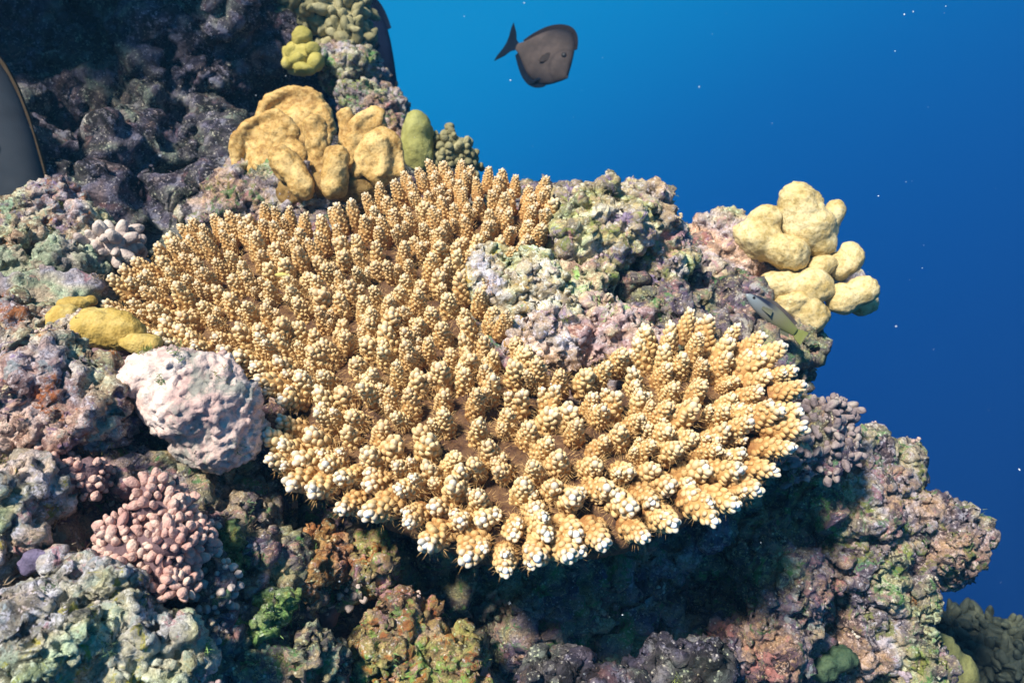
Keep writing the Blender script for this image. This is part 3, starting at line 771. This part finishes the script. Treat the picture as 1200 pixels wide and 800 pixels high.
colony('knob_head_coral', 'greenish tan coral head of stubby knobs crowning the reef wall', [(385, 20, 1.32, 44, 36, 36), (345, 5, 1.34, 36, 26, 34), (408, 48, 1.3, 22, 28, 26)], 200, .0075, 1.8, M_knobg, 315, gap=1.5)
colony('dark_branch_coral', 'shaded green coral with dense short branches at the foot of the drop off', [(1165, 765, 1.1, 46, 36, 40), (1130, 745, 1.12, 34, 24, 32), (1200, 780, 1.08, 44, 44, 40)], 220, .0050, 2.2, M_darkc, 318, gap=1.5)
colony('grey_branch_coral', 'grey violet finger coral tucked under the right lobe of the table coral', [(965, 505, .74, 32, 34, 32, 20), (985, 490, .76, 16, 20, 20), (940, 535, .73, 26, 26, 28)], 170, .0029, 1.9, polyp('violet_finger', (.20, .15, .16), (.33, .25, .25), (.50, .42, .37), 500, 60, .25), 321, coremat=M_reef, gap=1.8)
colony('spiky_coral', 'small grey knobbed coral spire beside the olive dome coral', [(524, 160, 1.14, 9, 16, 10), (528, 180, 1.14, 20, 18, 18), (545, 188, 1.14, 14, 12, 12)], 90, .0052, 1.3, M_knobg, 325, gap=1.4)
colony('white_nodules', 'white nodules in the dark gap under the front branches', [(395, 695, .63, 26, 12, 18, 20), (415, 680, .63, 12, 12, 12)], 26, .0026, 1.2, M_knobp, 329, coremat=M_reef, gap=2.2, partname='nodule')

# ------------------------------------------------------------------ fish
def flat_mat(name, c1, c2, scale=60, r=.45):
    m, t, b = mat_base(name, .8, .04)
    tc = N_(t, 'ShaderNodeTexCoord').outputs['Object']
    n = noise(t, tc, scale, 3, .6)
    t.links.new(rampn(t, n.outputs[0], [(.38, c1), (.62, c2)]).outputs[0], b.inputs['Base Color'])
    bump(t, b, voro(t, tc, 900).outputs['Distance'], .25, .0006)
    return m
def loft(xs, top, bot, half, L, seg=20):
    V = []; Fc = []
    xx = np.linspace(xs[0], xs[-1], 30)
    tt = np.interp(xx, xs, top); bb = np.interp(xx, xs, bot); hh = np.interp(xx, xs, half)
    k = np.array([.25, .5, .25])
    for a in (tt, bb, hh):
        for _ in range(2): a[1:-1] = np.convolve(a, k, 'valid')
    for x, a, b_, h in zip(xx, tt, bb, hh):
        for j in range(seg):
            th = 2*math.pi*j/seg; cz = (a+b_)/2; rz = (a-b_)/2
            V.append((x*L, math.copysign(abs(math.sin(th))**1.15, math.sin(th))*h*L, (cz+rz*math.cos(th))*L))
    n = len(xx)
    for i in range(n-1):
        for j in range(seg):
            a = i*seg+j; b_ = i*seg+(j+1) % seg
            Fc += [[a, a+seg, b_+seg], [a, b_+seg, b_]]
    for e, rev in ((0, False), (n-1, True)):
        c = len(V); V.append(np.mean(V[e*seg:(e+1)*seg], 0))
        for j in range(seg):
            t = [e*seg+j, e*seg+(j+1) % seg, c]
            Fc.append(t[::-1] if rev else t)
    return mesh_arrays('body', V, Fc)
def fin(outline, L, th=.006, bend=0.0, rays=0):
    """thin solid fin from an outline (x, z); scalloped by its rays"""
    bm = bmesh.new()
    a = [bm.verts.new((x*L, (th/2+bend*x*x)*L, z*L)) for x, z in outline]; b = [bm.verts.new((x*L, (-th/2+bend*x*x)*L, z*L)) for x, z in outline]
    bm.faces.new(a); bm.faces.new(b[::-1])
    for i in range(len(a)):
        j = (i+1) % len(a); bm.faces.new((a[j], a[i], b[i], b[j]))
    bmesh.ops.recalc_face_normals(bm, faces=bm.faces)
    me = bpy.data.meshes.new('fin'); bm.to_mesh(me); bm.free(); return me
def orient(o, right_down_deg, yaw, flip=1, bank=0):
    """nose towards picture right (flip=1) or left (-1), pitched down by an angle, turned towards the camera by yaw"""
    Rc = np.array(Matrix.Rotation(math.radians(-right_down_deg*flip), 3, 'Z') @ Matrix.Rotation(math.radians(yaw*flip), 3, 'Y') @ Matrix.Rotation(math.radians(bank), 3, 'X'))
    fx = Rc @ np.array([flip, 0, 0]); fz = Rc @ np.array([0, 1, 0])
    X = Vector(fx @ BASIS); Z = Vector(fz @ BASIS); Y = Z.cross(X)
    o.rotation_euler = Matrix((X, Y, Z)).transposed().to_euler()
SX = [-.5, -.42, -.3, -.15, 0, .15, .26, .34, .41, .46, .49, .5]
ST = [.055, .10, .24, .38, .46, .49, .46, .38, .24, .06, -.10, -.15]
SB = [-.055, -.09, -.20, -.33, -.41, -.43, -.40, -.35, -.29, -.25, -.235, -.21]
SH = [.02, .03, .06, .09, .11, .12, .115, .10, .08, .06, .04, .02]
def outward(P, h):
    P = np.array(P); t = np.gradient(P, axis=0); n = np.stack([-t[:, 1], t[:, 0]], 1); n /= np.linalg.norm(n, axis=1)[:, None]
    w = np.array([math.sin(math.pi*(i+1.0)/(len(P)+1))**.4 for i in range(len(P))])[:, None] if h > 0 else 1
    return [tuple(q) for q in P + n*h*w]
def surgeonfish(name, label, px, py, d, Lpx, down, yaw, cbody, cbody2, cfin, crim, bank=0, rim=.05, upto=9):
    L = Lpx*d/F
    rt = empty(name, W(px, py, d)); tag(rt, label, 'fish', 'surgeonfish around the reef')
    mb = flat_mat(name+'_skin', cbody, cbody2, 5/L); mf = flat_mat(name+'_fin', cfin, tuple(x*1.5 for x in cfin), 60)
    mpec = flat_mat(name+'_pectoral', tuple(x*.62 for x in cbody), tuple(x*.8 for x in cbody), 60)
    mr_ = flat_mat(name+'_rim', crim, tuple(x*1.3 for x in crim), 60)
    t = mb.node_tree; b = t.nodes['Principled BSDF']; src = b.inputs['Base Color'].links[0].from_socket
    sp = N_(t, 'ShaderNodeSeparateXYZ'); t.links.new(N_(t, 'ShaderNodeTexCoord').outputs['Object'], sp.inputs[0])
    c = mixc(t, mapr(t, sp.outputs[2], .25*L, .46*L, 0, .85), src, cfin)                     # dark back and nape
    c = mixc(t, mapr(t, sp.outputs[2], -.22*L, -.40*L, 0, .7), c, cfin)
    vd = N_(t, 'ShaderNodeVectorMath', operation='DISTANCE'); cx = N_(t, 'ShaderNodeCombineXYZ'); t.links.new(sp.outputs[0], cx.inputs[0]); t.links.new(sp.outputs[2], cx.inputs[2])
    t.links.new(cx.outputs[0], vd.inputs[0]); vd.inputs[1].default_value = (.44*L, 0, -.06*L)
    wv = N_(t, 'ShaderNodeMath', operation='ABSOLUTE'); ad = N_(t, 'ShaderNodeMath', operation='SUBTRACT'); ad.inputs[1].default_value = .25*L
    t.links.new(vd.outputs['Value'], ad.inputs[0]); t.links.new(ad.outputs[0], wv.inputs[0])
    c = mixc(t, mapr(t, wv.outputs[0], .004*L, .03*L, .22, 0), c, tuple(x*.5 for x in cfin))   # edge of the gill cover
    t.links.new(c, b.inputs['Base Color'])
    link('body', loft(SX, ST, SB, SH, L), mb, rt)
    xs = np.linspace(SX[1], SX[upto-1], 26); zs = np.interp(xs, SX, ST)
    for _ in range(3): zs[1:-1] = np.convolve(zs, [.25, .5, .25], 'valid')
    up = list(zip(xs, zs))
    o = link('dorsal_fin', fin(outward(up, -.03) + outward(up, rim)[::-1], L, .014), mr_, rt)
    xs = np.linspace(SX[1], SX[6], 18); zs = np.interp(xs, SX, SB)
    for _ in range(3): zs[1:-1] = np.convolve(zs, [.25, .5, .25], 'valid')
    lo = list(zip(xs, zs))
    link('anal_fin', fin([(x, z+.03) for x, z in lo] + [(x-.03, z-rim*1.2*math.sin(math.pi*(i+1.5)/(len(lo)+1))**.4) for i, (x, z) in reversed(list(enumerate(lo)))], L, .012), mf, rt)
    link('tail_fin', fin([(-.48, .05), (-.56, .10), (-.62, .20), (-.74, .33), (-.735, .24), (-.70, .10), (-.69, 0), (-.70, -.10), (-.735, -.24), (-.74, -.33), (-.62, -.20), (-.56, -.10), (-.48, -.05)], L, .012), mf, rt)
    for s in (-1, 1):
        p = link('pectoral_fin', fin([(.14, .03), (.08, .05), (.0, .02), (-.06, -.06), (-.07, -.15), (-.01, -.14), (.06, -.07), (.13, -.01)], L, .008), mpec, rt)
        p.location = (.09*L, s*.125*L, .0); p.rotation_euler = (0, 0, -s*.25)
        V, Fc = ICO[3]
        e = link('eye', mesh_arrays('eye', V*np.array([.04, .02, .04])*L, Fc), M_eye, rt); e.location = (.33*L, s*.098*L, .08*L)
        pv = link('pelvic_fin', fin([(.18, 0), (.10, -.02), (-.02, -.14), (.06, -.11)], L, .01), mf, rt); pv.location = (0, s*.05*L, -.335*L)
    V, Fc = ICO[3]
    m = link('mouth', mesh_arrays('mouth', V*np.array([.024, .022, .03])*L, Fc), flat_mat(name+'_lip', (.05, .045, .045), (.08, .07, .065), 60), rt); m.location = (.49*L, 0, -.185*L)
    orient(rt, down, yaw, 1, bank)
    return rt
M_eye, _t2, _b2 = mat_base('fish_eye', .5, .2); _b2.inputs['Base Color'].default_value = (.012, .012, .015, 1)
surgeonfish('surgeonfish', 'grey brown surgeonfish swimming in open blue water', 638, 66, 1.5, 78, 27, 22, (.05, .04, .038), (.075, .058, .054), (.003, .006, .013), (.012, .010, .012), rim=.075)
surgeonfish('surgeonfish', 'surgeonfish with its shade painted navy, half hidden behind the coral head on the wall', 393, 68, 1.55, 150, 4, 6, (.010, .016, .04), (.016, .026, .06), (.004, .007, .018), (.004, .008, .02))  # navy skin and fin colours stand in for the shade on this fish
surgeonfish('surgeonfish', 'grey surgeonfish emerging in front of the shaded reef wall', -112, 212, 1.0, 360, -2, 2, (.035, .042, .052), (.05, .056, .066), (.02, .02, .025), (.045, .032, .020), rim=.014, upto=11)

def wrasse():
    d = .82; L = 88*d/F
    rt = empty('wrasse', W(907, 370, d)); tag(rt, 'slender grey and yellow fish with dark striped head beside the yellow coral', 'fish')
    X = [-.40, -.3, -.1, .1, .3, .42, .48, .5]
    T = [.055, .075, .11, .125, .10, .06, .03, .01]; B = [-.055, -.075, -.115, -.125, -.10, -.06, -.03, -.012]; H = [.015, .03, .055, .065, .06, .042, .022, .008]
    m, t, b = mat_base('wrasse_skin', .4, .4)
    tc = N_(t, 'ShaderNodeTexCoord').outputs['Object']; sp = N_(t, 'ShaderNodeSeparateXYZ'); t.links.new(tc, sp.inputs[0])
    body = rampn(t, mapr(t, sp.outputs[0], -.45*L, .5*L), [(.0, (.20, .22, .05)), (.35, (.19, .18, .09)), (.62, (.17, .165, .14)), (.9, (.20, .23, .25))]).outputs[0]
    f1 = mapr(t, sp.outputs[2], .035*L, .055*L); f2 = mapr(t, sp.outputs[0], .0, .18*L)
    mm = N_(t, 'ShaderNodeMath', operation='MULTIPLY'); t.links.new(f1, mm.inputs[0]); t.links.new(f2, mm.inputs[1])
    t.links.new(mixc(t, mm.outputs[0], body, (.02, .022, .04)), b.inputs['Base Color'])
    link('body', loft(X, T, B, H, L), m, rt)
    fm = flat_mat('wrasse_fin', (.10, .10, .07), (.15, .15, .10))
    link('dorsal_fin', fin([(.25, .10), (.1, .118), (-.1, .105), (-.32, .07), (-.34, .115), (-.1, .155), (.1, .165), (.22, .14)], L, .014), flat_mat('wrasse_dorsal', (.07, .06, .06), (.12, .1, .09)), rt)
    link('anal_fin', fin([(.02, -.115), (-.1, -.108), (-.32, -.07), (-.35, -.11), (-.1, -.155)], L, .014), fm, rt)
    link('tail_fin', fin([(-.38, .05), (-.46, .085), (-.55, .10), (-.545, .0), (-.55, -.10), (-.46, -.085), (-.38, -.05)], L, .016), flat_mat('wrasse_tail', (.20, .22, .05), (.25, .26, .09)), rt)
    for s in (-1, 1):
        V, Fc = ICO[3]
        e = link('eye', mesh_arrays('eye', V*np.array([.02, .012, .02])*L, Fc), M_eye, rt); e.location = (.40*L, s*.045*L, .02*L)
        p = link('pectoral_fin', fin([(.04, .02), (-.10, .05), (-.12, -.03), (.03, -.02)], L, .008), fm, rt); p.location = (.2*L, s*.068*L, -.02*L); p.rotation_euler = (0, 0, -s*.3)
    orient(rt, -35, 12, -1, 0)
wrasse()
def tiny_fish(name, label, px, py, d, Lpx, down, flip, c1, c2):
    L = Lpx*d/F; rt = empty(name, W(px, py, d)); tag(rt, label, 'fish')
    m = flat_mat(name+'_skin', c1, c2)
    link('body', loft([-.4, -.1, .2, .42, .5], [.05, .13, .15, .08, .01], [-.05, -.13, -.15, -.08, -.01], [.02, .06, .07, .04, .01], L, 12), m, rt)
    link('tail_fin', fin([(-.38, .04), (-.56, .14), (-.52, 0), (-.56, -.14), (-.38, -.04)], L, .02), m, rt)
    link('dorsal_fin', fin([(.2, .13), (-.1, .11), (-.3, .06), (-.32, .12), (0, .2)], L, .02), m, rt)
    orient(rt, down, 10, flip)
tiny_fish('damselfish', 'tiny pale yellow fish hovering over the table coral branches', 330, 322, .70, 16, 0, -1, (.55, .45, .12), (.7, .6, .25))

# ------------------------------------------------------------------ specks drifting in the water
gs = np.random.default_rng(77)
V1, F1_ = ICO[1]
sv = []; sf = []; nn = 0
for i in range(230):
    d = gs.uniform(.30, 1.9); px = gs.uniform(-200, 1400); py = gs.uniform(-150, 900)
    r = gs.choice([.00022, .0003, .00045, .0007], p=[.45, .3, .18, .07])*(.6+d*.7)
    sv.append(V1*r*gs.uniform(.5, 1.5, 3) + W(px, py, d)); sf.append(F1_+nn); nn += len(V1)
mm_, tt_, bb_ = mat_base('speck', .5, .3); bb_.inputs['Base Color'].default_value = (.75, .78, .8, 1)
o = link('drifting_particles', mesh_arrays('drifting_particles', np.concatenate(sv), np.concatenate(sf)), mm_); tag(o, 'tiny pale specks drifting in the blue water', kind='stuff', cat='particles')

# ------------------------------------------------------------------ small growth crowding the reef surface
def growth_mat(name, r=.8):
    m, t, b = mat_base(name, r, .25)
    c = N_(t, 'ShaderNodeAttribute', attribute_name='col').outputs['Color']
    pos = N_(t, 'ShaderNodeNewGeometry').outputs['Position']
    n = noise(t, pos, 420, 3, .65)
    t.links.new(mixc(t, mapr(t, n.outputs[0], .45, .62, 0, .55), c, mixc(t, .6, c, (.10, .08, .07))), b.inputs['Base Color'])
    bump(t, b, n.outputs[0], .7, .003)
    return m
bpy.context.view_layer.update()
SRC_V = []; SRC_N = []
for o in [reef] + rocks:
    V = get_v(o.data) + np.array(o.location); SRC_V.append(V); SRC_N.append(get_n(o.data))
SRC_V = np.concatenate(SRC_V); SRC_N = np.concatenate(SRC_N)
cc = (SRC_V-CAM) @ BASIS.T
px_ = 600+cc[:, 0]/cc[:, 2]*F; py_ = 400-cc[:, 1]/cc[:, 2]*F
vw = CAM-SRC_V; vw /= np.linalg.norm(vw, axis=1)[:, None]
okm = (cc[:, 2] > .3) & (cc[:, 2] < 1.15) & (px_ > -150) & (px_ < 1350) & (py_ > -50) & (py_ < 900) & ((SRC_N*vw).sum(1) > -.1)
SRC_V = SRC_V[okm]; SRC_N = SRC_N[okm]; SRC_D = cc[okm, 2]
gr = np.random.default_rng(400)
def frames(Nn, spread=.3):
    n = Nn + gr.normal(0, spread, Nn.shape); n /= np.linalg.norm(n, axis=1)[:, None]
    r = gr.normal(size=n.shape); x = np.cross(r, n); x /= np.linalg.norm(x, axis=1)[:, None]
    return x, np.cross(n, x), n
def build_growth(name, label, tmpl, Fc, P, Nn, S, Cc, mat, spread=.3, cvar=None):
    x, y, n = frames(Nn, spread)
    Vv = (tmpl if tmpl.ndim == 3 else tmpl[None])*S[:, None, :]
    Vw = P[:, None, :] + Vv[..., :1]*x[:, None] + Vv[..., 1:2]*y[:, None] + Vv[..., 2:]*n[:, None]
    m, k = len(P), Vw.shape[1]
    Fa = (Fc[None] + (np.arange(m)*k)[:, None, None]).reshape(-1, 3)
    me = mesh_arrays(name, Vw.reshape(-1, 3), Fa)
    col = np.repeat(np.concatenate([Cc, np.ones((m, 1))], 1)[:, None], k, 1)
    if cvar is not None: col[..., :3] *= cvar[None, :, None]
    at = me.attributes.new('col', 'FLOAT_COLOR', 'POINT'); at.data.foreach_set('color', col.astype(np.float32).ravel())
    o = link(name, me, mat); tag(o, label, kind='stuff'); return o
PALS = np.array([[.56, .40, .34], [.50, .36, .35], [.62, .54, .46], [.40, .32, .36], [.52, .40, .26]])
M_grow = growth_mat('reef_growth')
# clusters of nodules
pick = gr.integers(len(SRC_V), size=110)
P = []; Nn = []; S = []; Cc = []
for i in pick:
    c0 = PALS[gr.integers(len(PALS))]; n0 = SRC_N[i]; m = int(gr.integers(5, 14)); rad = gr.uniform(.002, .005)
    r0 = gr.uniform(.0009, .0019)*(.6+.5*SRC_D[i])
    near_ = SRC_V[i] + (lambda q: q - np.outer(q @ n0, n0))(gr.normal(0, rad, (m, 3)))
    P.append(near_ + n0*gr.normal(0, .001, (m, 1))); Nn.append(np.repeat(n0[None], m, 0))
    s = r0*gr.uniform(.6, 1.4, (m, 1)); S.append(s*np.array([[1, 1, 1.3]])*gr.uniform(.8, 1.2, (m, 3))); Cc.append(c0*gr.uniform(.75, 1.2, (m, 1)))
build_growth('nodule_growth', 'crowded tiny nodules growing on the reef rock', ICO[2][0], ICO[2][1], np.concatenate(P), np.concatenate(Nn), np.concatenate(S), np.clip(np.concatenate(Cc), 0, .8), M_grow, .5)
# algal turf: small patches of blades
bl = np.array([[-.09, 0, 0], [.09, 0, 0], [.05, .12, .6], [-.05, .12, .6], [0, .35, 1.0]]); blF = np.array([[0, 1, 2], [0, 2, 3], [3, 2, 4]])
pick = gr.integers(len(SRC_V), size=260)
P = []; Nn = []; S = []; Cc = []
TP = np.array([[.16, .26, .08], [.24, .28, .07], [.34, .16, .06], [.12, .20, .10], [.38, .34, .12], [.30, .22, .14]])
for i in pick:
    c0 = TP[gr.integers(len(TP))]; n0 = SRC_N[i]; m = int(gr.integers(25, 70)); rad = gr.uniform(.002, .0055)
    q = gr.normal(0, rad, (m, 3)); P.append(SRC_V[i] + q - np.outer(q @ n0, n0)); Nn.append(np.repeat(n0[None], m, 0))
    S.append(gr.uniform(.002, .0055, (m, 1))*np.array([[.8, 1, 1]])); Cc.append(c0*gr.uniform(.6, 1.35, (m, 1)))
build_growth('turf_growth', 'tufts of green and rusty algal turf on the reef', bl, blF, np.concatenate(P), np.concatenate(Nn), np.concatenate(S), np.concatenate(Cc), M_grow, .7)

# ------------------------------------------------------------------ the water itself: faint blue scattering round everything
HAZE = 0.02
if HAZE:
    bm = bmesh.new(); bmesh.ops.create_cube(bm, size=1)
    me = bpy.data.meshes.new('haze'); bm.to_mesh(me); bm.free()
    hz = bpy.data.objects.new('haze', me); COL.objects.link(hz)
    hz.scale = (5.0, 4.0, 4.6); hz.location = (-.2, 1.3, .55)
    m = bpy.data.materials.new('sea_water'); m.use_nodes = True; t = m.node_tree; t.nodes.clear()
    pv = t.nodes.new('ShaderNodeVolumePrincipled'); pv.inputs['Color'].default_value = (.15, .5, .88, 1); pv.inputs['Density'].default_value = HAZE
    om = t.nodes.new('ShaderNodeOutputMaterial'); t.links.new(pv.outputs[0], om.inputs['Volume'])
    me.materials.append(m); tag(hz, 'clear blue sea water filling the scene', kind='stuff')
    sc.cycles.volume_bounces = 0
